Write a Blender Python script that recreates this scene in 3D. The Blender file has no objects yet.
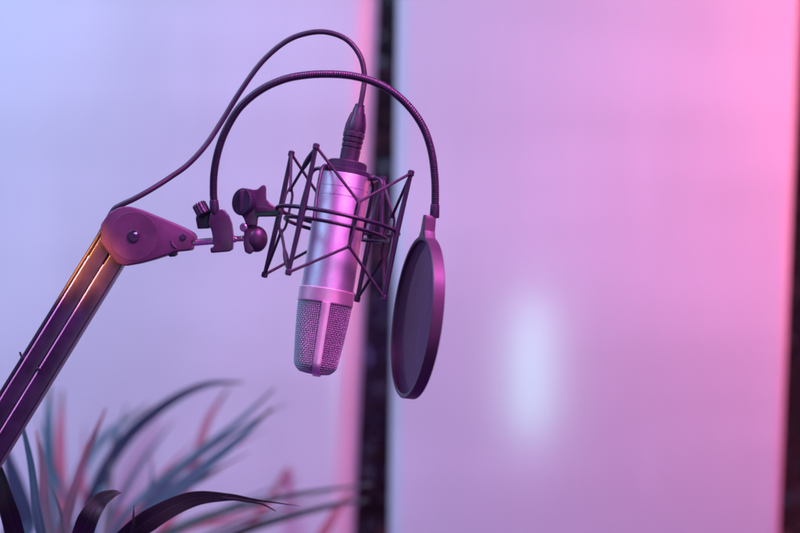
import bpy, bmesh, math, random
from mathutils import Vector, Matrix, Quaternion

random.seed(7)
R = math.radians
S = 0.0009            # metres per photo pixel in the plane of the microphone
D = 1.8               # metres from the lens to that plane
PI = math.pi
scene = bpy.context.scene

# ------------------------------------------------------------------ camera
cam_d = bpy.data.cameras.new('camera')
cam = bpy.data.objects.new('camera', cam_d)
scene.collection.objects.link(cam)
cam.location = (0, -D, 0)
cam.rotation_euler = (R(90), 0, 0)
cam_d.sensor_width = 36
cam_d.lens = 36 * D / (800 * S)
cam_d.clip_start = 0.05
cam_d.clip_end = 60
cam_d.dof.use_dof = True
cam_d.dof.focus_distance = D
cam_d.dof.aperture_fstop = 3.0
scene.camera = cam

# ------------------------------------------------------------------ world and lamps
world = bpy.data.worlds.new('World')
scene.world = world
world.use_nodes = True
bg = world.node_tree.nodes['Background']
bg.inputs['Color'].default_value = (0.545, 0.068, 1.0, 1)
bg.inputs['Strength'].default_value = 0.23


def area(name, loc, target, sx, sy, col, power, spread=180):
    l = bpy.data.lights.new(name, 'AREA')
    l.shape = 'RECTANGLE'
    l.size, l.size_y = sx, sy
    l.color = col
    l.energy = power
    l.spread = R(spread)
    o = bpy.data.objects.new(name, l)
    scene.collection.objects.link(o)
    o.location = loc
    o.rotation_euler = (Vector(target) - Vector(loc)).to_track_quat('-Z', 'Y').to_euler()
    return o


area('blue_softbox', (-1.30, -0.25, 1.40), (-0.62, 1.2, 0.0), 1.0, 0.8, (0.34, 0.645, 0.95), 26.3, 125)
area('pink_softbox', (1.0, 0.35, 0.35), (0.30, 1.2, -0.05), 0.4, 0.6, (1.0, 0.03, 0.45), 1.15, 100)
area('rose_tube', (1.15, 0.95, 0.35), (0.25, 1.22, 0.05), 0.12, 1.1, (1.0, 0.18, 0.13), 5.7, 150)
area('magenta_top', (0.34, -0.50, 0.90), (-0.12, 0.0, -0.03), 0.40, 0.30, (1.0, 0.16, 0.80), 2.6, 46)
area('pink_fill', (0.85, -0.95, 0.2), (-0.05, 0.0, -0.02), 0.9, 0.9, (1.0, 0.32, 0.72), 0.42, 70)
area('rose_wash', (0.75, 0.0, 1.55), (0.42, 1.2, -0.10), 0.9, 0.5, (1.0, 0.36, 0.80), 5.8, 120)
area('white_window', (0.376, -2.7, -0.350), (0.16, 1.2, -0.155), 0.20, 0.45, (0.38, 1.0, 0.95), 4.8)
area('blue_hedge_fill', (0.0, 1.62, 1.0), (0.03, 1.86, 0.0), 0.6, 0.1, (0.35, 0.50, 1.0), 6)  # unseen lamp added to lift the dark hedge, strongest at the top
area('red_hedge_fill', (1.0, 1.50, -0.8), (0.62, 1.86, -0.25), 0.15, 0.15, (1.0, 0.15, 0.25), 2.5)  # unseen lamp added to redden the hedge in the right strip
area('violet_hedge_fill', (-0.22, 1.62, -0.05), (0.03, 1.86, -0.12), 0.12, 0.12, (0.45, 0.20, 1.0), 1.1)  # unseen lamp added for a violet glow on the hedge

orange = bpy.data.lights.new('orange_flare_spot', 'SPOT')  # added spot that imitates an orange lens flare at the elbow
orange.color = (1.0, 0.30, 0.03)
orange.energy = 1250
orange.spot_size = R(2.2)
orange.spot_blend = 1.0
orange.shadow_soft_size = 0.03
orange_o = bpy.data.objects.new('orange_flare_spot', orange)
scene.collection.objects.link(orange_o)
orange_o.location = (-0.95, -0.75, 0.45)

scene.view_settings.view_transform = 'Standard'
scene.view_settings.look = 'None'
scene.view_settings.exposure = 0
scene.view_settings.gamma = 1
scene.render.engine = 'CYCLES'


# ------------------------------------------------------------------ helpers
def P(px, py, Y=0.0):
    """Point at depth Y (metres beyond the microphone plane) measured in photo pixels."""
    k = S * (D + Y) / D
    return Vector(((px - 400) * k, Y, (266.5 - py) * k))


orange_o.rotation_euler = (P(74, 259, -0.0135) - orange_o.location).to_track_quat('-Z', 'Y').to_euler()


def root_of(o):
    while o.parent:
        o = o.parent
    return o


def obj(name, bm, mat, parent=None, smooth=True, angle=40):
    if parent is not None:
        loc = root_of(parent).location
        bmesh.ops.translate(bm, verts=bm.verts, vec=-loc)
    bmesh.ops.recalc_face_normals(bm, faces=bm.faces)
    me = bpy.data.meshes.new(name)
    bm.to_mesh(me)
    bm.free()
    if smooth:
        me.shade_smooth()
        me.set_sharp_from_angle(angle=R(angle))
    if mat:
        me.materials.append(mat)
    o = bpy.data.objects.new(name, me)
    scene.collection.objects.link(o)
    if parent is not None:
        o.parent = parent
    return o


def thing(name, label, cat, loc, group=None):
    o = bpy.data.objects.new(name, None)
    o.empty_display_size = 0.02
    scene.collection.objects.link(o)
    o.location = loc
    o['label'] = label
    o['category'] = cat
    if group:
        o['group'] = group
    return o


def catmull(pts, n=12, closed=False):
    pts = [Vector(p) for p in pts]
    out = []
    N = len(pts)
    rng = range(N if closed else N - 1)
    for i in rng:
        if closed:
            p0, p1, p2, p3 = pts[i - 1], pts[i], pts[(i + 1) % N], pts[(i + 2) % N]
        else:
            p1, p2 = pts[i], pts[i + 1]
            p0 = pts[i - 1] if i > 0 else p1 * 2 - p2
            p3 = pts[i + 2] if i + 2 < N else p2 * 2 - p1
        for k in range(n):
            t = k / n
            out.append(0.5 * ((2 * p1) + (p2 - p0) * t + (2 * p0 - 5 * p1 + 4 * p2 - p3) * t * t
                              + (3 * p1 - p0 - 3 * p2 + p3) * t ** 3))
    if not closed:
        out.append(pts[-1])
    return out


def resample(path, step):
    d = [0.0]
    for a, b in zip(path, path[1:]):
        d.append(d[-1] + (b - a).length)
    L = d[-1]
    n = max(2, int(round(L / step)))
    out, j = [], 0
    for i in range(n + 1):
        t = L * i / n
        while j < len(d) - 2 and d[j + 1] < t:
            j += 1
        seg = max(d[j + 1] - d[j], 1e-12)
        out.append(path[j].lerp(path[j + 1], (t - d[j]) / seg))
    return out, L


def tube(bm, path, rad, seg=12, closed=False, cap=True):
    """rad: number or function of (index, fraction)."""
    n = len(path)
    tang = []
    for i in range(n):
        if closed:
            t = path[(i + 1) % n] - path[i - 1]
        else:
            t = path[min(i + 1, n - 1)] - path[max(i - 1, 0)]
        tang.append(t.normalized())
    ref = Vector((0, 0, 1)) if abs(tang[0].z) < 0.9 else Vector((0, 1, 0))
    nrm = (ref - tang[0] * ref.dot(tang[0])).normalized()
    rings = []
    for i in range(n):
        if i:
            q = tang[i - 1].rotation_difference(tang[i])
            nrm = q @ nrm
            nrm = (nrm - tang[i] * nrm.dot(tang[i])).normalized()
        b = tang[i].cross(nrm)
        r = rad(i, i / max(n - 1, 1)) if callable(rad) else rad
        rings.append([bm.verts.new(path[i] + (nrm * math.cos(2 * PI * k / seg) + b * math.sin(2 * PI * k / seg)) * r)
                      for k in range(seg)])
    m = n if closed else n - 1
    for i in range(m):
        a, c = rings[i], rings[(i + 1) % n]
        for k in range(seg):
            bm.faces.new((a[k], a[(k + 1) % seg], c[(k + 1) % seg], c[k]))
    if cap and not closed:
        bm.faces.new(rings[0][::-1])
        bm.faces.new(rings[-1])


def ball(bm, c, r, sx=1, sy=1, sz=1, seg=20):
    m = Matrix.Translation(c) @ Matrix.Diagonal((sx, sy, sz, 1))
    bmesh.ops.create_uvsphere(bm, u_segments=seg, v_segments=seg // 2 + 2, radius=r, matrix=m)


def lathe(bm, prof, fr, seg=48, ru=1.0, rv=1.0):
    """prof: list of (radius, w) in px; fr: frame function (u, v, w) -> world."""
    uvl = bm.loops.layers.uv.new('UVMap')
    rings = []
    for r, w in prof:
        rings.append([bm.verts.new(fr(r * ru * math.cos(2 * PI * k / seg), r * rv * math.sin(2 * PI * k / seg), w))
                      for k in range(seg)])
    for i, (a, c) in enumerate(zip(rings, rings[1:])):
        for k in range(seg):
            fc = bm.faces.new((a[k], a[(k + 1) % seg], c[(k + 1) % seg], c[k]))
            for lp, uv in zip(fc.loops, ((k, prof[i][1]), (k + 1, prof[i][1]), (k + 1, prof[i + 1][1]), (k, prof[i + 1][1]))):
                lp[uvl].uv = (uv[0] / seg, uv[1] / 100)
    bm.faces.new(rings[0])
    bm.faces.new(rings[-1][::-1])


def prism(bm, outline, Yc, half, bev=0.0, segs=2):
    """outline: photo-pixel polygon at depth Yc, extruded +-half metres in depth."""
    vs_f = [bm.verts.new(P(x, y, Yc) + Vector((0, -half, 0))) for x, y in outline]
    vs_b = [bm.verts.new(P(x, y, Yc) + Vector((0, half, 0))) for x, y in outline]
    n = len(outline)
    fs = [bm.faces.new(vs_f), bm.faces.new(vs_b[::-1])]
    for i in range(n):
        fs.append(bm.faces.new((vs_f[i], vs_f[(i + 1) % n], vs_b[(i + 1) % n], vs_b[i])))
    if bev:
        edges = set()
        for f in fs:
            for e in f.edges:
                edges.add(e)
        bmesh.ops.recalc_face_normals(bm, faces=fs)
        bmesh.ops.bevel(bm, geom=list(edges), offset=bev, segments=segs, profile=0.5, affect='EDGES', clamp_overlap=True)


def cyl(bm, a, b, r, seg=24, r2=None, bev=0.0):
    d = (b - a)
    L = d.length
    r2 = r if r2 is None else r2
    if bev:
        path = [a, a + d.normalized() * bev, b - d.normalized() * bev, b]
        rr = [r - bev, r, r2, r2 - bev]
    else:
        path, rr = [a, b], [r, r2]
    tube(bm, path, lambda i, f: rr[i], seg)


def smooth_poly(pts, n=5):
    """Rounded closed outline through the given pixel points."""
    return [(v.x, v.y) for v in catmull([Vector((x, y, 0)) for x, y in pts], n, closed=True)]


# ------------------------------------------------------------------ materials
def mat(name, base, rough=0.5, metal=0.0, noise=None, bump=None, spec=0.5, coat=0.0, rough_var=0.0):
    m = bpy.data.materials.new(name)
    m.use_nodes = True
    nt = m.node_tree
    b = nt.nodes['Principled BSDF']
    b.inputs['Base Color'].default_value = (*base, 1)
    b.inputs['Roughness'].default_value = rough
    b.inputs['Metallic'].default_value = metal
    b.inputs['Specular IOR Level'].default_value = spec
    b.inputs['Coat Weight'].default_value = coat
    b.inputs['Coat Roughness'].default_value = 0.3
    tc = nt.nodes.new('ShaderNodeTexCoord')
    if noise:
        sc, amt = noise
        nz = nt.nodes.new('ShaderNodeTexNoise')
        nz.inputs['Scale'].default_value = sc
        nz.inputs['Detail'].default_value = 5
        nt.links.new(tc.outputs['Object'], nz.inputs['Vector'])
        cr = nt.nodes.new('ShaderNodeValToRGB')
        cr.color_ramp.elements[0].position = 0.3
        cr.color_ramp.elements[1].position = 0.7
        cr.color_ramp.elements[0].color = (*[c * (1 - amt) for c in base], 1)
        cr.color_ramp.elements[1].color = (*[min(1, c * (1 + amt)) for c in base], 1)
        nt.links.new(nz.outputs['Fac'], cr.inputs['Fac'])
        nt.links.new(cr.outputs['Color'], b.inputs['Base Color'])
        if rough_var:
            mr = nt.nodes.new('ShaderNodeMapRange')
            mr.inputs['To Min'].default_value = max(0.02, rough - rough_var)
            mr.inputs['To Max'].default_value = rough + rough_var
            nt.links.new(nz.outputs['Fac'], mr.inputs['Value'])
            nt.links.new(mr.outputs['Result'], b.inputs['Roughness'])
    if bump:
        sc, st = bump
        nz2 = nt.nodes.new('ShaderNodeTexNoise')
        nz2.inputs['Scale'].default_value = sc
        nz2.inputs['Detail'].default_value = 3
        nt.links.new(tc.outputs['Object'], nz2.inputs['Vector'])
        bp = nt.nodes.new('ShaderNodeBump')
        bp.inputs['Strength'].default_value = st
        bp.inputs['Distance'].default_value = 0.0006
        nt.links.new(nz2.outputs['Fac'], bp.inputs['Height'])
        nt.links.new(bp.outputs['Normal'], b.inputs['Normal'])
    return m


M_PLASTIC = mat('black_plastic', (0.026, 0.020, 0.044), 0.42, noise=(60, 0.25), bump=(900, 0.25), rough_var=0.1)
M_ARM = mat('black_painted_steel', (0.026, 0.019, 0.042), 0.34, noise=(45, 0.45), bump=(700, 0.15), rough_var=0.1)
M_HEAD = mat('black_moulded_plastic', (0.088, 0.038, 0.084), 0.52, noise=(40, 0.3), bump=(1100, 0.3), rough_var=0.08)  # magenta cast of the light carried in the elbow's base colour
M_WIRE = mat('black_coated_wire', (0.019, 0.015, 0.034), 0.38, noise=(80, 0.2), rough_var=0.08)
M_CORD = mat('black_elastic_cord', (0.040, 0.032, 0.050), 0.75, noise=(900, 0.4), bump=(2500, 0.6))
M_RUBBER = mat('black_cable_rubber', (0.020, 0.016, 0.034), 0.48, noise=(120, 0.25), bump=(600, 0.2))
M_GOOSE = mat('black_gooseneck_steel', (0.022, 0.017, 0.036), 0.34, noise=(90, 0.2), rough_var=0.06)
M_NICKEL = mat('satin_nickel', (0.76, 0.74, 0.82), 0.48, 0.9, noise=(420, 0.04), rough_var=0.05)
nt_ = M_NICKEL.node_tree                      # turned finish: fine rings that smear reflections along the barrel
tg_ = nt_.nodes.new('ShaderNodeTangent')
tg_.direction_type = 'UV_MAP'
tg_.uv_map = 'UVMap'
pb_ = nt_.nodes['Principled BSDF']
pb_.inputs['Anisotropic'].default_value = 0.45
pb_.inputs['Anisotropic Rotation'].default_value = 0.25
nt_.links.new(tg_.outputs['Tangent'], pb_.inputs['Tangent'])
M_BAND = mat('brushed_nickel_band', (0.82, 0.66, 0.70), 0.42, 0.75, noise=(90, 0.06), rough_var=0.08)
M_MESH = mat('nickel_wire_mesh', (0.58, 0.55, 0.62), 0.72, 0.4)
M_LINER = mat('dark_foam_liner', (0.065, 0.045, 0.07), 0.9)
M_ROD = mat('polished_steel_rod', (0.85, 0.72, 0.74), 0.24, 1.0, noise=(120, 0.08), rough_var=0.08)
M_SCREW = mat('steel_screw', (0.55, 0.50, 0.54), 0.38, 1.0)
M_EDGE_GLINT = mat('painted_edge_glint', (0.72, 0.62, 0.76), 0.55, 0.1, noise=(30, 0.35))  # edge highlight painted as a pale material
M_PLUG = mat('dark_plug_metal', (0.06, 0.05, 0.075), 0.32, 0.35, noise=(80, 0.2), rough_var=0.08)
M_RIM = mat('glossy_black_hoop_plastic', (0.056, 0.030, 0.056), 0.52, noise=(70, 0.2), rough_var=0.05, coat=0.15)
M_HOOP = mat('black_hoop_plastic', (0.040, 0.024, 0.050), 0.38, noise=(70, 0.2), bump=(900, 0.15), rough_var=0.08)


def panel_material(name, seedv):
    """White satin plastic sheet with soft streaky room reflections painted into its colour, and slight bumps."""
    m = bpy.data.materials.new(name)
    m.use_nodes = True
    nt = m.node_tree
    b = nt.nodes['Principled BSDF']
    tc = nt.nodes.new('ShaderNodeTexCoord')
    facs = []
    for sc_, loc_, amt in (((0.5, 1, 3.4), seedv, 0.6), ((3.6, 1, 0.7), seedv * 2 + 5, 0.4)):
        mp = nt.nodes.new('ShaderNodeMapping')
        mp.inputs['Location'].default_value = (loc_, loc_ * 2, loc_ * 3)
        mp.inputs['Scale'].default_value = sc_
        nt.links.new(tc.outputs['Object'], mp.inputs['Vector'])
        nz = nt.nodes.new('ShaderNodeTexNoise')
        nz.inputs['Scale'].default_value = 1.7
        nz.inputs['Detail'].default_value = 2.5
        nt.links.new(mp.outputs['Vector'], nz.inputs['Vector'])
        facs.append(nz)
    ad = nt.nodes.new('ShaderNodeMix')
    ad.inputs['Factor'].default_value = 0.45
    nt.links.new(facs[0].outputs['Fac'], ad.inputs['A'])
    nt.links.new(facs[1].outputs['Fac'], ad.inputs['B'])
    cr = nt.nodes.new('ShaderNodeValToRGB')
    cr.color_ramp.interpolation = 'EASE'
    cr.color_ramp.elements[0].position = 0.36
    cr.color_ramp.elements[1].position = 0.64
    cr.color_ramp.elements[0].color = (0.715, 0.715, 0.72, 1)
    cr.color_ramp.elements[1].color = (0.82, 0.82, 0.825, 1)  # pale and darker bands imitate reflections of the room
    nt.links.new(ad.outputs['Result'], cr.inputs['Fac'])
    nt.links.new(cr.outputs['Color'], b.inputs['Base Color'])
    b.inputs['Roughness'].default_value = 0.13
    b.inputs['Specular IOR Level'].default_value = 0.5
    bp = nt.nodes.new('ShaderNodeBump')
    bp.inputs['Strength'].default_value = 0.06
    bp.inputs['Distance'].default_value = 0.004
    nt.links.new(nz.outputs['Fac'], bp.inputs['Height'])
    nt.links.new(bp.outputs['Normal'], b.inputs['Normal'])
    return m


def screen_material():
    """Two layers of stretched nylon: dark, slightly see-through, woven."""
    m = bpy.data.materials.new('black_nylon_screen')
    m.use_nodes = True
    nt = m.node_tree
    b = nt.nodes['Principled BSDF']
    b.inputs['Base Color'].default_value = (0.090, 0.036, 0.110, 1)
    b.inputs['Roughness'].default_value = 0.7
    b.inputs['Specular IOR Level'].default_value = 0.15
    tc = nt.nodes.new('ShaderNodeTexCoord')
    w = nt.nodes.new('ShaderNodeTexNoise')
    w.inputs['Scale'].default_value = 3200
    nt.links.new(tc.outputs['Object'], w.inputs['Vector'])
    mr = nt.nodes.new('ShaderNodeMapRange')
    mr.inputs['From Min'].default_value = 0.3
    mr.inputs['From Max'].default_value = 0.7
    mr.inputs['To Min'].default_value = 0.70
    mr.inputs['To Max'].default_value = 0.84
    nt.links.new(w.outputs['Fac'], mr.inputs['Value'])
    nt.links.new(mr.outputs['Result'], b.inputs['Alpha'])
    sag = nt.nodes.new('ShaderNodeTexNoise')          # slight ripples in the stretched cloth
    sag.inputs['Scale'].default_value = 38
    nt.links.new(tc.outputs['Object'], sag.inputs['Vector'])
    bp = nt.nodes.new('ShaderNodeBump')
    bp.inputs['Strength'].default_value = 0.5
    bp.inputs['Distance'].default_value = 0.003
    nt.links.new(sag.outputs['Fac'], bp.inputs['Height'])
    nt.links.new(bp.outputs['Normal'], b.inputs['Normal'])
    return m


def leaf_material(name, dark, light, trans=0.3, rough=0.38, tip=(0.20, 0.13, 0.07)):
    """Fibrous strap leaf: lengthwise fibres, paler midrib, dry tip, some light through the blade."""
    m = bpy.data.materials.new(name)
    m.use_nodes = True
    nt = m.node_tree
    b = nt.nodes['Principled BSDF']
    uv = nt.nodes.new('ShaderNodeUVMap')
    mp = nt.nodes.new('ShaderNodeMapping')
    mp.inputs['Scale'].default_value = (9, 1.6, 1)
    nt.links.new(uv.outputs['UV'], mp.inputs['Vector'])
    nz = nt.nodes.new('ShaderNodeTexNoise')
    nz.inputs['Scale'].default_value = 3
    nz.inputs['Detail'].default_value = 5
    nt.links.new(mp.outputs['Vector'], nz.inputs['Vector'])
    cr = nt.nodes.new('ShaderNodeValToRGB')
    cr.color_ramp.elements[0].position = 0.32
    cr.color_ramp.elements[1].position = 0.68
    cr.color_ramp.elements[0].color = (*dark, 1)
    cr.color_ramp.elements[1].color = (*light, 1)
    nt.links.new(nz.outputs['Fac'], cr.inputs['Fac'])
    sp = nt.nodes.new('ShaderNodeSeparateXYZ')
    nt.links.new(uv.outputs['UV'], sp.inputs['Vector'])
    rib = nt.nodes.new('ShaderNodeValToRGB')          # across the blade: midrib and thin margins
    e = rib.color_ramp.elements
    e[0].position, e[0].color = 0.0, (1, 1, 1, 1)
    e[1].position, e[1].color = 1.0, (1, 1, 1, 1)
    for p_, v_ in ((0.05, 0.0), (0.46, 0.0), (0.5, 0.7), (0.54, 0.0), (0.95, 0.0)):
        n_ = e.new(p_)
        n_.color = (v_, v_, v_, 1)
    nt.links.new(sp.outputs['X'], rib.inputs['Fac'])
    mx1 = nt.nodes.new('ShaderNodeMix')
    mx1.data_type = 'RGBA'
    mx1.inputs['B'].default_value = (*[min(1, c * 1.7 + 0.01) for c in light], 1)
    nt.links.new(rib.outputs['Color'], mx1.inputs['Factor'])
    nt.links.new(cr.outputs['Color'], mx1.inputs['A'])
    tp = nt.nodes.new('ShaderNodeMapRange')
    tp.inputs['From Min'].default_value = 0.86
    tp.inputs['From Max'].default_value = 0.98
    nt.links.new(sp.outputs['Y'], tp.inputs['Value'])
    mx2 = nt.nodes.new('ShaderNodeMix')
    mx2.data_type = 'RGBA'
    mx2.inputs['B'].default_value = (*[min(t, l * 2.5) for t, l in zip(tip, light)], 1)
    nt.links.new(tp.outputs['Result'], mx2.inputs['Factor'])
    nt.links.new(mx1.outputs['Result'], mx2.inputs['A'])
    nt.links.new(mx2.outputs['Result'], b.inputs['Base Color'])
    b.inputs['Roughness'].default_value = rough
    bp = nt.nodes.new('ShaderNodeBump')
    bp.inputs['Strength'].default_value = 0.5
    bp.inputs['Distance'].default_value = 0.0008
    nt.links.new(nz.outputs['Fac'], bp.inputs['Height'])
    nt.links.new(bp.outputs['Normal'], b.inputs['Normal'])
    tr = nt.nodes.new('ShaderNodeBsdfTranslucent')
    nt.links.new(mx2.outputs['Result'], tr.inputs['Color'])
    mx = nt.nodes.new('ShaderNodeMixShader')
    mx.inputs['Fac'].default_value = trans
    nt.links.new(b.outputs['BSDF'], mx.inputs[1])
    nt.links.new(tr.outputs['BSDF'], mx.inputs[2])
    nt.links.new(mx.outputs['Shader'], nt.nodes['Material Output'].inputs['Surface'])
    return m


M_SCREEN = screen_material()
M_LEAF_DARK = leaf_material('dark_strap_leaf', (0.012, 0.018, 0.014), (0.025, 0.035, 0.03), 0.05)
M_LEAF = leaf_material('teal_lit_strap_leaf', (0.12, 0.22, 0.25), (0.22, 0.36, 0.41), 0.58)  # teal of the coloured light mixed into the leaf colour
M_LEAF_PALE = leaf_material('pale_strap_leaf', (0.05, 0.08, 0.065), (0.10, 0.14, 0.115), 0.3)
M_LEAF_PINK_LIT = leaf_material('pink_lit_strap_leaf', (0.50, 0.13, 0.20), (0.66, 0.20, 0.28), 0.5)  # pink lamplight painted into the leaf colour
M_HEDGE = mat('dark_hedge_leaf', (0.055, 0.08, 0.065), 0.45, noise=(9, 0.55))
M_BACKING = mat('dark_hedge_backing', (0.02, 0.022, 0.022), 0.9)

# ------------------------------------------------------------------ background: two white panels, hedge wall behind
def panel(name, label, left_line, right_line, Y, rl, rr, matl, thick=0.06):
    """Upright board; left_line/right_line give x at photo row 0 and row 533. Long edges are rounded back."""
    def xat(line, y):
        return line[0] + (line[1] - line[0]) * y / 533
    bm = bmesh.new()
    rings = []
    for y in (-330, 980):
        xl, xr = P(xat(left_line, y), y, Y), P(xat(right_line, y), y, Y)
        z = xl.z
        sec = []
        for k in range(13):      # left rounding from back to front
            a = PI / 2 * k / 12
            sec.append(Vector((xl.x + rl - rl * math.cos(a), Y + rl - rl * math.sin(a), z)))
        for k in range(13):
            a = PI / 2 * k / 12
            sec.append(Vector((xr.x - rr + rr * math.sin(a), Y + rr - rr * math.cos(a), z)))
        sec.append(Vector((xr.x, Y + thick, z)))
        sec.append(Vector((xl.x, Y + thick, z)))
        rings.append([bm.verts.new(p) for p in sec])
    a, c = rings
    n = len(a)
    for k in range(n):
        bm.faces.new((a[k], a[(k + 1) % n], c[(k + 1) % n], c[k]))
    bm.faces.new(a)
    bm.faces.new(c[::-1])
    o = obj(name, bm, matl, None, angle=50)
    o['label'] = label
    o['category'] = 'panel'
    o['group'] = 'white background panels'
    return o


panel('background_panel', 'white satin panel behind the boom arm and leaves, its right edge beside the dark gap',
      (-560, -560), (378, 353.8), 1.20, 0.02, 0.042, panel_material('white_satin_panel', 1.0))
panel('background_panel', 'white satin panel behind the round pop filter, with a pale soft light reflection',
      (397, 389), (802, 780.5), 1.20, 0.022, 0.014, panel_material('white_glossy_panel', 4.3))

bm = bmesh.new()
for (x0, x1) in ((-0.9, 1.35),):
    vs = [Vector((x0, 1.86, -1.1)), Vector((x1, 1.86, -1.1)), Vector((x1, 1.86, 1.0)), Vector((x0, 1.86, 1.0))]
    bv = [bm.verts.new(v) for v in vs] + [bm.verts.new(v + Vector((0, 0.06, 0))) for v in vs]
    for f in ((0, 1, 2, 3), (7, 6, 5, 4), (0, 4, 5, 1), (1, 5, 6, 2), (2, 6, 7, 3), (3, 7, 4, 0)):
        bm.faces.new([bv[i] for i in f])
hedge = thing('hedge_wall', 'dark leafy hedge wall seen through the gaps beside the white panels', 'hedge', (0.2, 1.86, -1.1))
obj('backing', bm, M_BACKING, hedge, smooth=False)
bm = bmesh.new()
for i in range(6500):
    c = Vector((random.uniform(-0.9, 1.35), 1.84 - abs(random.gauss(0, 0.06)), random.uniform(-1.08, 0.98)))
    L = random.uniform(0.022, 0.05)
    W = L * random.uniform(0.35, 0.5)
    q = Quaternion((random.gauss(0, 1), random.gauss(0, 1), random.gauss(0, 1), random.gauss(0, 1))).normalized()
    pts = [(-L / 2, 0, 0), (-L * .15, W / 2, L * .06), (L * .2, W * .4, L * .05), (L / 2, 0, -L * .08), (L * .2, -W * .4, L * .05), (-L * .15, -W / 2, L * .06)]
    vs = [bm.verts.new(c + q @ Vector(p)) for p in pts]
    bm.faces.new((vs[0], vs[1], vs[5]))
    bm.faces.new((vs[1], vs[2], vs[4], vs[5]))
    bm.faces.new((vs[2], vs[3], vs[4]))
obj('foliage', bm, M_HEDGE, hedge, smooth=False)

# ------------------------------------------------------------------ boom arm
boom = thing('boom_arm', 'black twin-tube boom arm rising from the lower left with a wedge-shaped elbow', 'boom arm', P(-60, 563))
u_d = Vector((-0.524, 0.852))     # down the arm, in photo pixels
u_n = Vector((-0.852, -0.524))    # across, towards the upper edge
A0 = Vector((122, 268))


def arm_pt(s, off):
    p = A0 + u_d * s + u_n * off
    return (p.x, p.y)


def bar(s0, s1, o0, o1, half, bev, Yc=0.0):
    bm = bmesh.new()
    grow = 0.05
    prism(bm, [arm_pt(s0, o0), arm_pt(s0, o1), arm_pt(s1, o1 * (1 + grow)), arm_pt(s1, o0 * (1 + grow))], Yc, half, bev, 3)
    return bm


tube_a = obj('arm_tube', bar(-26, 380, 0.0, 16.1, 14 * S, 1.7 * S), M_ARM, boom)
tube_b = obj('arm_tube', bar(-20, 380, 16.9, 33.0, 14 * S, 1.7 * S), M_ARM, boom)
obj('inner_web', bar(-10, 378, 12, 21, 10.5 * S, 0.5 * S), M_PLASTIC, boom)
for off, host in ((15.6, tube_a), (32.2, tube_b)):      # pale strip added as a painted highlight along each tube edge
    bm = bmesh.new()
    e0, e1 = arm_pt(6, off), arm_pt(379, off * 1.05)
    d_ = Vector((0, -13.7 * S, 0))
    cyl(bm, P(*e0) + d_, P(*e1) + d_, 0.75 * S, 10)
    obj('edge_glint', bm, M_EDGE_GLINT, host)
bm = bmesh.new()
c = P(*arm_pt(128, 16.6)) + Vector((0, -14 * S, 0))
cyl(bm, c + Vector((0, 0.004, 0)), c - Vector((0, 1.6 * S, 0)), 1.8 * S, 16, bev=0.4 * S)
obj('screw', bm, M_PLASTIC, boom)

elbow_pts = [(119, 208.5), (125, 206.8), (132, 207), (141, 209.5), (153, 214.5), (174, 223), (187, 229), (193.5, 232.5), (196, 236), (196, 240),
             (193, 242), (193, 249), (190, 250.5), (177, 251.8), (168.5, 255), (155, 259.5), (140.6, 263.4), (126, 266), (119, 263.5), (103, 243),
             (103, 225), (111, 213.5)]
bm = bmesh.new()
prism(bm, elbow_pts, 0, 16.5 * S, 1.6 * S, 3)
head = obj('elbow_head', bm, M_HEAD, boom, angle=32)
bm = bmesh.new()
c = P(136, 236.5) + Vector((0, -16.5 * S, 0))
cyl(bm, c + Vector((0, 2 * S, 0)), c - Vector((0, 0.2 * S, 0)), 24 * S, 64, bev=0.2 * S)
obj('pivot_disc', bm, M_HEAD, head, angle=12)
bm = bmesh.new()
c = P(136, 236) + Vector((0, -17.5 * S, 0))
cyl(bm, c + Vector((0, 2 * S, 0)), c - Vector((0, 0.9 * S, 0)), 6 * S, 32, bev=0.5 * S)
obj('washer', bm, M_PLASTIC, head)
bm = bmesh.new()
c = P(138, 234.5) + Vector((0, -18.3 * S, 0))
ball(bm, c, 1.9 * S, 1, 0.6, 1)
obj('screw', bm, M_SCREW, head)
bm = bmesh.new()
c = P(185, 237) + Vector((0, -16.5 * S, 0))
cyl(bm, c + Vector((0, 2 * S, 0)), c - Vector((0, 1.4 * S, 0)), 3.4 * S, 24, bev=0.6 * S)
obj('screw', bm, M_PLASTIC, head)
bm = bmesh.new()
path = catmull([P(173.5, 240) + Vector((0, -16.6 * S, 0)), P(174.5, 244.5) + Vector((0, -16.6 * S, 0)), P(178, 248) + Vector((0, -16.6 * S, 0))], 6)
tube(bm, path, 1.1 * S, 8)
obj('clip_lug', bm, M_HEAD, head)
bm = bmesh.new()
prism(bm, [(168, 254), (177, 250.5), (177.5, 254.5), (175, 256.5), (170, 257)], 0, 6 * S, 0.8 * S)
obj('wing_nut', bm, M_PLASTIC, head)
bm = bmesh.new()
cyl(bm, P(188, 243.2), P(236, 239), 3.5 * S, 24, bev=0.4 * S)
rod = obj('rod', bm, M_ROD, boom)
bm = bmesh.new()      # threaded end of the rod
path, L = resample([P(235, 239.1), P(250, 237.8)], 0.35 * S)
tube(bm, path, lambda i, f: (3.0 + 0.45 * math.sin(i * 0.35 / 1.7 * 2 * PI)) * S, 20)
obj('thread', bm, M_ROD, rod)

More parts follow.
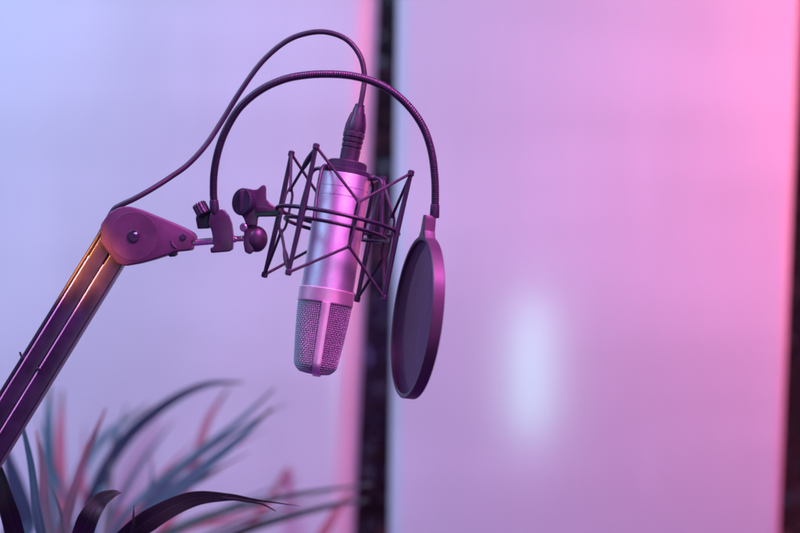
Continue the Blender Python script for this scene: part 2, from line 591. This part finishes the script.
# ------------------------------------------------------------------ microphone cable (on the arm, then over to the plug)
cable = thing('microphone_cable', 'thin black cable clipped along the boom arm and arching over into the plug', 'cable', P(120, 207))
pts = [Vector((*arm_pt(390, 37.5), 0))]
for s in (330, 260, 200, 130, 70, 25, -15):
    pts.append(Vector((*arm_pt(s, 36.2 + s * 0.004), 0.0)))
pts += [Vector((112.5, 211.5, 0)), Vector((120, 205.5, 0)), Vector((134, 199, 0.0)), Vector((152, 189, 0.005)), Vector((170, 177.5, 0.012)), Vector((188, 164.5, 0.018)), Vector((206, 145, 0.024)),
        Vector((222, 121, 0.03)), Vector((240, 92, 0.033)), Vector((262, 62, 0.035)), Vector((286, 41.5, 0.035)), Vector((308, 33.2, 0.033)),
        Vector((328, 32.5, 0.03)), Vector((347, 40, 0.027)), Vector((360, 56, 0.023)), Vector((364.5, 76, 0.02)), Vector((362.5, 94, 0.016)), Vector((359.8, 108, 0.0145))]
path = catmull([P(p.x, p.y, p.z) for p in pts], 10)
path, L = resample(path, 2.5 * S)
bm = bmesh.new()
tube(bm, path, 2.75 * S, 16)
obj('cord', bm, M_RUBBER, cable)
for s in (128,):
    bm = bmesh.new()
    c0, c1 = P(*arm_pt(s - 2.0, 35.8)), P(*arm_pt(s + 2.0, 35.8))
    cyl(bm, c0, c1, 3.9 * S, 20, bev=0.5 * S)
    p = P(*arm_pt(s, 39.3))
    q = P(*arm_pt(s - 3, 43))
    cyl(bm, p, q, 1.1 * S, 8)
    obj('cable_tie', bm, M_PLASTIC, cable)


# ------------------------------------------------------------------ frames of the microphone and of its mount
class Frame:
    def __init__(self, origin, ax):
        self.o = origin
        self.a = Vector(ax).normalized()
        x = Vector((1, 0, 0))
        self.e1 = (x - self.a * x.dot(self.a)).normalized()
        self.e2 = -(self.a.cross(self.e1))          # towards the lens

    def __call__(self, u, v, w):
        return self.o + (self.e1 * u + self.e2 * v + self.a * w) * S


mic_f = Frame(P(338, 222), (0.153, 0.10, 0.988))
mnt_f = Frame(P(337.5, 223), (0.208, 0.10, 0.973))

# ------------------------------------------------------------------ cable plug (part of the cable, pushed into the microphone)
pl_f = Frame(mic_f(1.0, 0, 60), (0.19, 0.10, 0.977))
bm = bmesh.new()
lathe(bm, [(8.6, -6), (9.6, -5), (9.8, 8), (10.0, 14), (9.4, 14.6), (9.4, 15.8), (10.2, 16.4), (10.3, 19.4), (9.7, 20), (9.7, 21.0), (10.5, 21.6), (10.7, 24.6), (10.0, 25.2), (10.0, 26.2),
           (11.0, 26.8), (11.1, 31), (10.2, 32)], pl_f, 40)
plug = obj('plug', bm, M_PLUG, cable, angle=30)
bm = bmesh.new()
lathe(bm, [(9.6, 31.5), (10.0, 33), (9.2, 40), (7.6, 47), (6.4, 52), (5.6, 57), (5.0, 57.5), (4.8, 60.5), (3.6, 61.3)], pl_f, 36)
obj('boot', bm, M_RUBBER, plug, angle=30)
bm = bmesh.new()
for k in range(6):       # raised flutes on the boot
    th = 2 * PI * (k + 0.3) / 6
    pth = [pl_f(r * math.cos(th), r * math.sin(th), w) for r, w in ((10.0, 32), (9.6, 40), (8.0, 47), (6.7, 52))]
    tube(bm, pth, lambda i, f: (1.5 - 0.5 * f) * S, 8)
obj('flutes', bm, M_RUBBER, plug)

# ------------------------------------------------------------------ microphone
mic = thing('condenser_microphone', 'silver condenser microphone with a wire mesh grille hanging upside down in the shock mount', 'microphone', mic_f(0, 0, -84))
bm = bmesh.new()
prof = [(20, 48), (24.5, 47.5), (25.6, 46.4), (25.8, 33.6), (25.2, 33.3), (25.2, 32.6), (25.8, 32.3), (25.8, 24.6), (25.2, 24.3), (25.2, 23.6), (25.8, 23.3), (26.3, -69), (25.8, -69.6), (24, -70)]
lathe(bm, prof, mic_f, 96)
obj('body', bm, M_NICKEL, mic, angle=25)
bm = bmesh.new()
lathe(bm, [(24, -68.5), (27.2, -69.2), (27.9, -70), (27.9, -82.6), (27.3, -83.6), (24, -84.2)], mic_f, 96)
obj('grille_band', bm, M_BAND, mic, angle=25)
# grille profile: (half-width across, half-width in depth, w)
GW0, GW1 = -83.5, -152.0


def gprof(t):
    """t 0..1 from the band to the lower end; rounded last stretch."""
    w = GW0 + (GW1 - GW0) * t
    ru = 26.3 - 6.2 * t ** 1.35
    rv = 26.3 - 2.0 * t
    e = max(0.0, (t - 0.87) / 0.13)
    ru -= 5.2 * e ** 2.2
    rv -= 5.2 * e ** 2.2
    return ru, rv, w


rows = 33
seg = 76
bm = bmesh.new()
prof3 = [gprof(i / rows) for i in range(rows + 1)]
ru, rv, w = prof3[-1]
for s_ in (0.82, 0.64, 0.46, 0.28, 0.12):
    prof3.append((ru * s_, rv * s_, w - 1.6 * (1 - s_ ** 2)))
rings = []
for j, (ru, rv, w) in enumerate(prof3):
    ring = []
    for k in range(seg):
        a = 2 * PI * k / seg
        d = 0.7 * (1 if (j + k) % 2 else -1)
        ring.append(bm.verts.new(mic_f((ru + d) * math.cos(a), (rv + d) * math.sin(a), w)))
    rings.append(ring)
for a_, c_ in zip(rings, rings[1:]):
    for k in range(seg):
        bm.faces.new((a_[k], a_[(k + 1) % seg], c_[(k + 1) % seg], c_[k]))
grille = obj('grille', bm, M_MESH, mic, angle=180)
wf = grille.modifiers.new('wires', 'WIREFRAME')
wf.thickness = 0.9 * S
wf.use_even_offset = False
wf.use_boundary = True
bm = bmesh.new()
rings = []
for j, (ru, rv, w) in enumerate(prof3):
    sc = 0.93
    rings.append([bm.verts.new(mic_f(ru * sc * math.cos(2 * PI * k / 40), rv * sc * math.sin(2 * PI * k / 40), w + 1.2)) for k in range(40)])
for a_, c_ in zip(rings, rings[1:]):
    for k in range(40):
        bm.faces.new((a_[k], a_[(k + 1) % 40], c_[(k + 1) % 40], c_[k]))
bm.faces.new(rings[0])
bm.faces.new(rings[-1][::-1])
obj('liner', bm, M_LINER, grille)
# strap: runs down the front of the grille, under the end and up the back
line = []
for t in [i / 24 for i in range(25)]:
    ru, rv, w = gprof(t)
    line.append((rv + 1.3, w))
ru, rv, w = gprof(1)
line += [(rv * 0.7, w - 2.2), (0, w - 3.0), (-rv * 0.7, w - 2.2)]
for t in [i / 24 for i in range(24, -1, -1)]:
    ru, rv, w = gprof(t)
    line.append((-(rv + 1.3), w))
bm = bmesh.new()
prev = None
cu = 2.6
for i, (v, w) in enumerate(line):
    p0 = Vector(line[max(i - 1, 0)])
    p1 = Vector(line[min(i + 1, len(line) - 1)])
    tg = (p1 - p0).normalized()
    nn = Vector((-tg.y, tg.x))
    if nn.dot(Vector((v, w + 115))) < 0:
        nn = -nn
    hw = 4.1 - 0.2 * abs(w + 84) / 68
    quad = []
    for (du, dn) in ((-hw, -1.0), (-hw, 0.5), (-hw + 0.6, 0.9), (hw - 0.6, 0.9), (hw, 0.5), (hw, -1.0)):
        q = Vector((v, w)) + nn * dn
        quad.append(bm.verts.new(mic_f(cu + du, q.x, q.y)))
    if prev:
        for k in range(6):
            bm.faces.new((prev[k], prev[(k + 1) % 6], quad[(k + 1) % 6], quad[k]))
    else:
        bm.faces.new(quad)
    prev = quad
bm.faces.new(prev[::-1])
obj('strap', bm, M_BAND, grille, angle=35)

# ------------------------------------------------------------------ shock mount
shock = thing('shock_mount', 'black spider shock mount of wire rings and elastic cords around the microphone', 'shock mount', P(257, 239))


def ring_path(fr, rad, w, n=96):
    return [fr(rad * math.cos(2 * PI * k / n), -rad * math.sin(2 * PI * k / n), w) for k in range(n)]


def pol(rad, deg, w):
    return mnt_f(rad * math.cos(R(deg)), -rad * math.sin(R(deg)), w)


bm = bmesh.new()
tube(bm, ring_path(mnt_f, 62, 2), 2.1 * S, 14, closed=True)
obj('outer_ring', bm, M_WIRE, shock)
bm = bmesh.new()
tube(bm, ring_path(mnt_f, 52, -6.5), 1.9 * S, 14, closed=True)
obj('cradle_ring', bm, M_WIRE, shock)
# screw collar that holds the microphone
bm = bmesh.new()
lathe(bm, [(14, 61.5), (18.6, 61.2), (19.6, 60), (19.8, 54.5), (19.8, 53), (24.2, 52.6), (25.2, 51.8), (25.2, 47.6), (24.4, 47)], mic_f, 64)
collar = obj('screw_collar', bm, M_PLASTIC, shock, angle=30)
bm = bmesh.new()
for k in range(40):
    a = 2 * PI * k / 40
    tube(bm, [mic_f(19.7 * math.cos(a), 19.7 * math.sin(a), 54), mic_f(19.5 * math.cos(a), 19.5 * math.sin(a), 60)], 0.55 * S, 6)
obj('knurling', bm, M_PLASTIC, collar)
# cradle legs
for th0, th1 in ((172, 142), (222, 247), (340, 334), (40, 62)):
    d = th1 - th0
    q = [pol(22, th0, 50), pol(30, th0 + d * .1, 51), pol(36, th0 + d * .25, 49), pol(40, th0 + d * .4, 42), pol(46, th0 + d * .7, 18), pol(52, th1, -6.5)]
    bm = bmesh.new()
    tube(bm, catmull(q, 8), 1.9 * S, 12)
    leg = obj('cradle_leg', bm, M_WIRE, shock)
    bm = bmesh.new()
    ball(bm, pol(26, th0, 50.5), 4.0 * S, 1.1, 1, 0.9, 16)
    obj('lug', bm, M_PLASTIC, leg)
PR = 66
AZ = (160, 240, 340, 60)
TIP_U = {160: (62, 64), 240: (62.5, 63.5), 340: (61, 66), 60: (61, 66)}
tips = {}
for az in AZ:
    up, dn = TIP_U[az]
    top, bot = pol(PR, az, up), pol(PR, az, -dn)
    mid = pol(64.5, az, 2)
    tips[az] = (top, bot)
    bm = bmesh.new()
    path = [top.lerp(mid, i / 10) for i in range(10)] + [mid.lerp(bot, i / 10) for i in range(11)]
    tube(bm, path, lambda i, f: (3.0 - 0.9 * abs(f - 0.5) * 2) * S, 12)
    pr = obj('prong', bm, M_WIRE, shock)
    for e in (top, bot):
        bm = bmesh.new()
        ax = (top - bot).normalized()
        cyl(bm, e - ax * 3.0 * S, e + ax * 3.0 * S, 3.3 * S, 16, bev=1.0 * S)
        obj('tip', bm, M_PLASTIC, pr)
# clamps joining prongs to the outer ring
    bm = bmesh.new()
    ball(bm, pol(63, az, 2), 3.4 * S, 1, 1, 1.1, 16)
    obj('joint', bm, M_WIRE, pr)
NODE = (200, 290, 20, 110)
NR = 55
nodes = {}
for nd in NODE:
    a, b = pol(NR, nd, 21), pol(NR, nd, -22)
    if nd == 290:
        a, b = pol(NR, nd, 18.5), pol(NR, nd, -26)
    nodes[nd] = (a, b)
    bm = bmesh.new()
    pa = [pol(NR, nd, 20), pol(NR + 3.4, nd, 15), pol(NR + 3.6, nd, 0), pol(NR + 3.4, nd, -16), b, pol(NR - 3.4, nd, -16), pol(NR - 3.6, nd, 0), pol(NR - 3.4, nd, 15)]
    pa[0] = a
    tube(bm, catmull(pa, 6, closed=True), 1.35 * S, 10, closed=True)
    lk = obj('cord_link', bm, M_CORD, shock)
    for e in (a, b):
        bm = bmesh.new()
        ball(bm, e, 2.6 * S, 1, 1, 1, 14)
        obj('knot', bm, M_CORD, lk)


def cord(p, q, sleeve=None):
    bm = bmesh.new()
    n = 10
    path = [p.lerp(q, i / n) for i in range(n + 1)]
    tube(bm, path, 1.5 * S, 10)
    c = obj('elastic_cord', bm, M_CORD, shock)
    if sleeve:
        bm = bmesh.new()
        a, b = p.lerp(q, sleeve[0]), p.lerp(q, sleeve[1])
        path = [a.lerp(b, i / 8) for i in range(9)]
        tube(bm, path, lambda i, f: (1.6 + 1.3 * math.sin(PI * f)) * S, 12)
        obj('sleeve', bm, M_CORD, c)


near = {200: (160, 240), 290: (240, 340), 20: (340, 60), 110: (60, 160)}
for nd, pair in near.items():
    for az in pair:
        for lv in (0, 1):
            sl = None
            if nd == 200 and az == 240:
                sl = (0.45, 0.9)
            cord(nodes[nd][lv], tips[az][lv], sl)

# swivel: bracket, knob, ball joint
bm = bmesh.new()
prism(bm, [(240, 191), (247, 188.5), (254, 190), (258, 189.5), (261.5, 186), (265, 184.8), (266, 188), (266, 199), (271, 204), (278, 208.5), (281, 211), (281, 214.5), (276, 216.5),
           (258, 216.8), (257, 226), (247, 226), (244, 218), (240, 213)], -0.004, 6.5 * S, 1.3 * S, 3)
bracket = obj('bracket', bm, M_HOOP, shock, angle=30)
bm = bmesh.new()
prism(bm, [(256, 206), (276, 208.5), (279, 211), (257, 213)], -0.010, 2.6 * S, 0.8 * S)
obj('rib', bm, M_HOOP, bracket)
ax = Vector((-0.62, -0.76, 0.1)).normalized()
kc = P(243.5, 202, -0.006)
bm = bmesh.new()
kp = []
for t, r in ((-6, 12.4), (-5.4, 13.2), (-2, 13.2), (-1.6, 12.5), (-0.8, 12.5), (-0.4, 13.4), (2.6, 13.4), (3.4, 12.6), (3.6, 10.2), (3.0, 9.6)):
    kp.append((t, r))
tube(bm, [kc + ax * t * S for t, r in kp], lambda i, f: kp[i][1] * S, 40)
knob = obj('knob', bm, M_PLASTIC, shock, angle=30)
bm = bmesh.new()
for k in range(36):
    a = 2 * PI * k / 36
    s1 = ax.cross(Vector((0, 0, 1))).normalized()
    s2 = ax.cross(s1)
    off = (s1 * math.cos(a) + s2 * math.sin(a)) * 13.3 * S
    tube(bm, [kc + ax * (-0.4 * S) + off, kc + ax * 2.6 * S + off], 0.5 * S, 6)
obj('knurling', bm, M_PLASTIC, knob)
bm = bmesh.new()
ball(bm, P(256.5, 239), 11.2 * S, 1.0, 1.0, 1.18, 32)
bj = obj('ball_joint', bm, M_HOOP, shock)
bm = bmesh.new()
prism(bm, [(245, 226), (252, 222), (257, 224), (252, 240), (255, 250), (250, 254.5), (245.5, 252), (244, 244)], 0, 8.5 * S, 1.2 * S, 3)
obj('socket', bm, M_HOOP, bj, angle=30)
bm = bmesh.new()
c = P(245.8, 227.5)
cyl(bm, c + Vector((0.004, 0.003, 0)), c + Vector((-0.002, -9.2 * S, 0)), 4.4 * S, 24, bev=0.8 * S)
obj('nut', bm, M_SCREW, bj)

# ------------------------------------------------------------------ pop filter
pop = thing('pop_filter', 'round black pop filter on a gooseneck clamped to the rod of the boom arm', 'pop filter', P(221, 241))
clamp_out = [(211, 214), (217, 210), (224, 209.5), (229, 215.5), (232, 224), (233.5, 236), (233, 249), (229, 251.6), (211.5, 253), (210.8, 248), (214.5, 246.5), (213.5, 238), (212, 230), (208.5, 224)]
bm = bmesh.new()
prism(bm, clamp_out, -0.002, 8.5 * S, 1.2 * S, 3)
clamp = obj('clamp', bm, M_HOOP, pop, angle=30)
bm = bmesh.new()
prism(bm, [(198, 211), (205, 207), (213, 213), (211, 222), (209.5, 228.5), (198, 229), (196, 219)], 0.004, 5.0 * S, 1.0 * S)
obj('screw_block', bm, M_PLASTIC, clamp, angle=30)
bm = bmesh.new()
ka, kb = P(194.5, 209.5, -0.003), P(211, 216.5, -0.003)
kc2 = P(200.5, 207.5, -0.002)
axk = Vector((0.42, -0.25, -0.75)).normalized()
tube(bm, [kc2 + axk * t * S for t in (-3, -2.2, 8.5, 9.2)], lambda i, f: (5.6, 6.3, 6.3, 5.6)[i] * S, 28)
for k in range(14):
    a = 2 * PI * k / 14
    s1 = axk.cross(Vector((0, 1, 0))).normalized()
    s2 = axk.cross(s1)
    off = (s1 * math.cos(a) + s2 * math.sin(a)) * 6.3 * S
    tube(bm, [kc2 + axk * (-3.6 * S) + off, kc2 + axk * 8.3 * S + off], 0.95 * S, 8)
obj('thumb_screw', bm, M_PLASTIC, clamp, angle=40)
g = [(214.8, 214, -0.006), (214.2, 204, -0.007), (213.4, 192, -0.009), (214.2, 172, -0.014), (218.5, 150, -0.02), (226.5, 129, -0.025), (240, 107.5, -0.03), (260, 90.5, -0.034), (283, 79.8, -0.036), (306, 75.2, -0.036),
     (330, 74.2, -0.035), (352, 76, -0.034), (374, 82, -0.033), (394, 93, -0.032), (411, 109, -0.031), (424, 129, -0.03), (431.5, 152, -0.029), (434.8, 178, -0.028), (435.2, 200, -0.027), (434.4, 218, -0.026)]
path = catmull([P(x, y, d) for x, y, d in g], 12)
path, L = resample(path, 0.62 * S)
per = 2.2
bm = bmesh.new()
tube(bm, path, lambda i, f: (3.82 + 0.25 * math.sin(2 * PI * i * 0.62 / per)) * S, 14)
obj('gooseneck', bm, M_GOOSE, pop, angle=180)


def along(f0, f1):
    n = len(path) - 1
    return path[int(f0 * n)], path[int(f1 * n)]


a, b = along(0.0, 0.035)
bm = bmesh.new()
tube(bm, [a, a.lerp(b, .1), a.lerp(b, .9), b], lambda i, f: (4.4, 4.9, 4.5, 3.9)[i] * S, 24)
obj('ferrule', bm, M_PLASTIC, pop, angle=30)
a, b = along(0.968, 1.0)
bm = bmesh.new()
tube(bm, [a, a.lerp(b, .1), a.lerp(b, .9), b], lambda i, f: (4.0, 4.5, 4.8, 4.4)[i] * S, 24)
obj('ferrule', bm, M_PLASTIC, pop, angle=30)
# hoop: face points left and a little towards the lens, leaning like the microphone
fn = Vector((-0.968, -0.228, 0.121)).normalized()
hc = P(416.5, 317.5, -0.026)
upv = Vector((0.125, 0, 1))
upv = (upv - fn * upv.dot(fn)).normalized()
sd = upv.cross(fn).normalized()


def hp(x, y, z):
    """x across, y up, z along the face normal (px)."""
    return hc + (sd * x + upv * y + fn * z) * S


bm = bmesh.new()
n = 120
# rim cross-section (radius, z)
sec = [(76.2, 4.6), (77.0, 5.4), (79.6, 5.4), (80.4, 4.6), (80.4, -5.6), (79.6, -6.4), (75.5, -6.4), (75.0, -5.8), (75.0, -2), (76.2, -1)]
rings = []
for k in range(n):
    a = 2 * PI * k / n
    rings.append([bm.verts.new(hp(r * math.cos(a), r * math.sin(a), z)) for r, z in sec])
for k in range(n):
    a_, c_ = rings[k], rings[(k + 1) % n]
    for j in range(len(sec)):
        bm.faces.new((a_[j], a_[(j + 1) % len(sec)], c_[(j + 1) % len(sec)], c_[j]))
hoop = obj('hoop', bm, M_RIM, pop, angle=30)
# neck block joining hoop and gooseneck
bm = bmesh.new()
nb = [(-17, 76), (-12, 81), (-8, 86), (-6, 98), (-5, 101.5), (5, 101.5), (6, 98), (8, 86), (12, 81), (17, 76), (8, 78.6), (-8, 78.6)]
f_ = [bm.verts.new(hp(x, y, 5.0)) for x, y in nb]
b_ = [bm.verts.new(hp(x, y, -6.0)) for x, y in nb]
bm.faces.new(f_)
bm.faces.new(b_[::-1])
for k in range(len(nb)):
    bm.faces.new((f_[k], f_[(k + 1) % len(nb)], b_[(k + 1) % len(nb)], b_[k]))
bmesh.ops.recalc_face_normals(bm, faces=bm.faces)
bmesh.ops.bevel(bm, geom=list(bm.edges), offset=0.8 * S, segments=2, profile=0.5, affect='EDGES', clamp_overlap=True)
obj('neck_block', bm, M_RIM, hoop, angle=30)
for nm, z in (('screen', 2.4), ('screen', -3.2)):
    bm = bmesh.new()
    NRad, NA = 10, 72
    cv = bm.verts.new(hp(0, 0, z + 0.6))
    prev = None
    for j in range(1, NRad + 1):
        rr = 76.0 * j / NRad
        ring = [bm.verts.new(hp(rr * math.cos(2 * PI * k / NA), rr * math.sin(2 * PI * k / NA), z + 0.6 * (1 - (j / NRad) ** 2))) for k in range(NA)]
        for k in range(NA):
            if prev:
                bm.faces.new((prev[k], prev[(k + 1) % NA], ring[(k + 1) % NA], ring[k]))
            else:
                bm.faces.new((cv, ring[k], ring[(k + 1) % NA]))
        prev = ring
    obj(nm, bm, M_SCREEN, hoop)


# ------------------------------------------------------------------ strap-leaved plants in the lower left
def leaf(pts, widths, matl, parent, roll=20, fold=0.22, name='leaf'):
    """pts: (px, py, Y) from base to tip; widths in photo px at the same points."""
    path = catmull([P(*p) for p in pts], 8)
    m = len(path)
    nw = len(widths)
    bm = bmesh.new()
    uvl = bm.loops.layers.uv.new('UVMap')
    prev = None
    for i, p in enumerate(path):
        f = i / (m - 1) * (nw - 1)
        j = min(int(f), nw - 2)
        k = S * (D + p.y) / D
        w = (widths[j] + (widths[j + 1] - widths[j]) * (f - j)) * k / 2
        w = max(w, 0.25 * S)
        tg = (path[min(i + 1, m - 1)] - path[max(i - 1, 0)]).normalized()
        side = tg.cross(Vector((0, 1, 0))).normalized()
        nrm = side.cross(tg).normalized()
        rl = R(roll) * (0.6 + 0.6 * i / m)
        sd_, nr_ = side * math.cos(rl) + nrm * math.sin(rl), nrm * math.cos(rl) - side * math.sin(rl)
        th = 0.05 * w + 0.0003
        row = []
        for x, dz in ((-1, 0), (-0.5, 0.35), (0, 1.0), (0.5, 0.35), (1, 0)):
            row.append(p + sd_ * (x * w) - nr_ * ((1 - abs(x)) * fold * w) * -1 + nr_ * 0 * dz)
        top = [bm.verts.new(v) for v in row]
        bot = [bm.verts.new(v - nr_ * th * s_) for v, s_ in zip(row[3:0:-1], (1, 1.4, 1))]
        ring = top + bot
        us = (0.0, 0.25, 0.5, 0.75, 1.0, 0.75, 0.5, 0.25)
        if prev:
            for q in range(8):
                q2 = (q + 1) % 8
                fc = bm.faces.new((prev[q], prev[q2], ring[q2], ring[q]))
                for lp, (uu, vv) in zip(fc.loops, ((us[q], (i - 1) / (m - 1)), (us[q2], (i - 1) / (m - 1)), (us[q2], i / (m - 1)), (us[q], i / (m - 1)))):
                    lp[uvl].uv = (uu, vv)
        else:
            bm.faces.new(ring)
        prev = ring
    bm.faces.new(prev[::-1])
    return obj(name, bm, matl, parent, angle=60)


def stem(parent, base, top, r):
    bm = bmesh.new()
    path = [base.lerp(top, i / 6) for i in range(7)]
    tube(bm, path, lambda i, f: r * (1.15 - 0.3 * f), 14)
    obj('stem', bm, M_LEAF_PALE, parent)


near_plant = thing('strap_leaf_plant', 'dark strap-leaved plant nearest the lens under the boom arm, with sharp blackish blades', 'plant', P(70, 720, 0.1), 'strap-leaved plants')
stem(near_plant, P(70, 720, 0.1), P(72, 590, 0.1), 0.014)
B = (72, 600, 0.1)
leaf([B, (76, 560, 0.05), (86, 524, 0.0), (99, 502, 0.0), (112, 494, 0.0), (121, 492.5, 0.0)], [16, 22, 22, 17, 9, 2], M_LEAF_DARK, near_plant, 12)
leaf([B, (112, 552, 0.06), (148, 521, 0.04), (190, 500, 0.04), (226, 497, 0.04), (256, 500, 0.04), (300, 506, 0.04)], [12, 20, 23, 17, 8.5, 2.6, 0.5], M_LEAF_DARK, near_plant, -15)
leaf([(222, 497.5, 0.04), (248, 501, 0.04), (262, 504, 0.04), (276, 511, 0.04)], [2.5, 3, 2, 1], M_LEAF_DARK, near_plant, 0, name='leaf_shred')
leaf([B, (122, 560, 0.05), (132, 530, 0.03), (134, 505, 0.03)], [5, 6, 5, 1], M_LEAF_DARK, near_plant, 30)
leaf([B, (26, 560, 0.06), (10, 515, 0.03), (-2, 470, 0.03), (-16, 430, 0.03)], [14, 24, 22, 12, 2], M_LEAF_DARK, near_plant, 20)
leaf([B, (48, 560, 0.12), (37, 510, 0.12), (31, 465, 0.13), (23, 428, 0.14), (17, 400, 0.15)], [12, 14, 12, 10, 6, 1], M_LEAF, near_plant, 35)
leaf([B, (58, 560, 0.25), (70, 505, 0.35), (86, 455, 0.4), (106, 408, 0.45)], [10, 14, 12, 8, 1.5], M_LEAF_PALE, near_plant, -25)
leaf([B, (55, 560, 0.2), (45, 510, 0.28), (43, 470, 0.32), (36, 430, 0.35)], [9, 13, 14, 9, 1.5], M_LEAF_PALE, near_plant, -35)
leaf([B, (66, 560, 0.15), (60, 510, 0.2), (48, 480, 0.25)], [3, 4, 3, 1], M_LEAF_DARK, near_plant, 10)

far_plant = thing('strap_leaf_plant', 'blurred strap-leaved plant in front of the left panel, with long arching blades in teal-lit and pink-lit colours', 'plant', P(95, 700, 0.77), 'strap-leaved plants')
stem(far_plant, P(95, 700, 0.77), P(95, 590, 0.77), 0.018)
B = (95, 600, 0.77)
leaf([B, (84, 535, 0.85), (98, 485, 0.82), (125, 440, 0.80), (165, 405, 0.78), (205, 385, 0.76), (244, 382, 0.74)], [12, 15, 15, 14, 11, 7, 1.5], M_LEAF, far_plant, -25)
leaf([B, (20, 545, 0.72), (24, 520, 0.70), (14, 480, 0.68), (2, 435, 0.66)], [14, 30, 28, 20, 3], M_LEAF, far_plant, 20)
leaf([B, (58, 540, 0.77), (50, 480, 0.82), (48, 430, 0.84), (50, 385, 0.86)], [12, 14, 16, 13, 3], M_LEAF, far_plant, 25)
leaf([B, (70, 540, 0.87), (62, 490, 0.92), (60, 440, 0.97), (62, 390, 1.02)], [8.4, 9.8, 11.2, 9.1, 2.1], M_LEAF_PINK_LIT, far_plant, -20)
leaf([B, (150, 545, 0.90), (182, 500, 0.94), (196, 458, 0.96), (208, 420, 0.98), (230, 386, 1.00)], [7, 9.1, 10.5, 10.5, 8.4, 1.4], M_LEAF_PINK_LIT, far_plant, 18)
leaf([B, (116, 530, 0.72), (150, 490, 0.72), (198, 452, 0.72), (240, 420, 0.72), (275, 388, 0.72)], [6, 9, 9, 8, 6, 2], M_LEAF, far_plant, 30)
leaf([B, (130, 530, 0.70), (160, 500, 0.68), (198, 472, 0.67), (240, 438, 0.66), (272, 408, 0.65)], [6, 11, 13, 13, 8, 2], M_LEAF, far_plant, 20)
leaf([B, (128, 545, 0.72), (146, 505, 0.72), (152, 475, 0.72), (150, 455, 0.72)], [5, 8, 7, 4, 1], M_LEAF, far_plant, 35)
leaf([B, (140, 550, 0.72), (185, 525, 0.72), (235, 508, 0.72), (300, 494, 0.72), (372, 484, 0.72)], [6, 9, 10, 8, 6, 2], M_LEAF_DARK, far_plant, 30)
leaf([B, (180, 560, 0.74), (240, 532, 0.74), (290, 516, 0.74), (335, 505, 0.74), (368, 500, 0.74)], [6, 9, 10, 8, 6, 2], M_LEAF_DARK, far_plant, 25)
leaf([B, (220, 590, 0.92), (300, 560, 0.97), (325, 530, 1.00), (338, 508, 1.02), (352, 490, 1.04)], [5.6, 8.4, 10.5, 10.5, 7.7, 1.4], M_LEAF_PINK_LIT, far_plant, 15)
leaf([B, (200, 570, 1.02), (262, 510, 1.14), (288, 468, 1.20), (312, 428, 1.24)], [5.6, 8.4, 9.1, 7, 1.4], M_LEAF_PINK_LIT, far_plant, 40)
leaf([B, (70, 530, 1.02), (78, 480, 1.10), (102, 440, 1.14), (150, 404, 1.18)], [10, 14, 14, 12, 2], M_LEAF, far_plant, 30)
leaf([B, (105, 560, 0.92), (120, 515, 0.97), (160, 500, 1.00), (196, 470, 1.02)], [7, 8.4, 8.4, 7, 1.4], M_LEAF_PINK_LIT, far_plant, 20)
leaf([B, (140, 560, 0.82), (185, 528, 0.84), (225, 520, 0.84), (262, 506, 0.84)], [7, 9.8, 9.8, 7, 1.4], M_LEAF_PINK_LIT, far_plant, 20)

# thin blades filling the spray
B2 = (88, 605, 0.72)
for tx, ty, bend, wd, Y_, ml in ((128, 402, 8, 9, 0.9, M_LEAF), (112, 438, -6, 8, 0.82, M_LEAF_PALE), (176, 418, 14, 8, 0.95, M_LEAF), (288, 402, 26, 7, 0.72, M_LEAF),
                                 (250, 452, 20, 6, 0.66, M_LEAF_DARK), (222, 470, 18, 7, 0.62, M_LEAF), (196, 440, 12, 7, 0.88, M_LEAF_PINK_LIT), (34, 412, -8, 8, 0.86, M_LEAF),
                                 (300, 478, 16, 6, 0.8, M_LEAF), (330, 494, 14, 5, 0.7, M_LEAF_DARK), (84, 425, 2, 7, 0.95, M_LEAF_PINK_LIT), (268, 428, 22, 6, 0.9, M_LEAF_PINK_LIT)):
    bx, by = B2[0], B2[1]
    pts_ = [B2]
    for f in (0.3, 0.55, 0.78, 1.0):
        off = bend * math.sin(PI * f)
        pts_.append((bx + (tx - bx) * f - off, by + (ty - by) * f - off * 0.6, B2[2] + (Y_ - B2[2]) * f))
    leaf(pts_, [wd * 0.4, wd * 0.8, wd * 0.85, wd * 0.6, 0.6], ml, far_plant, random.uniform(-40, 40))
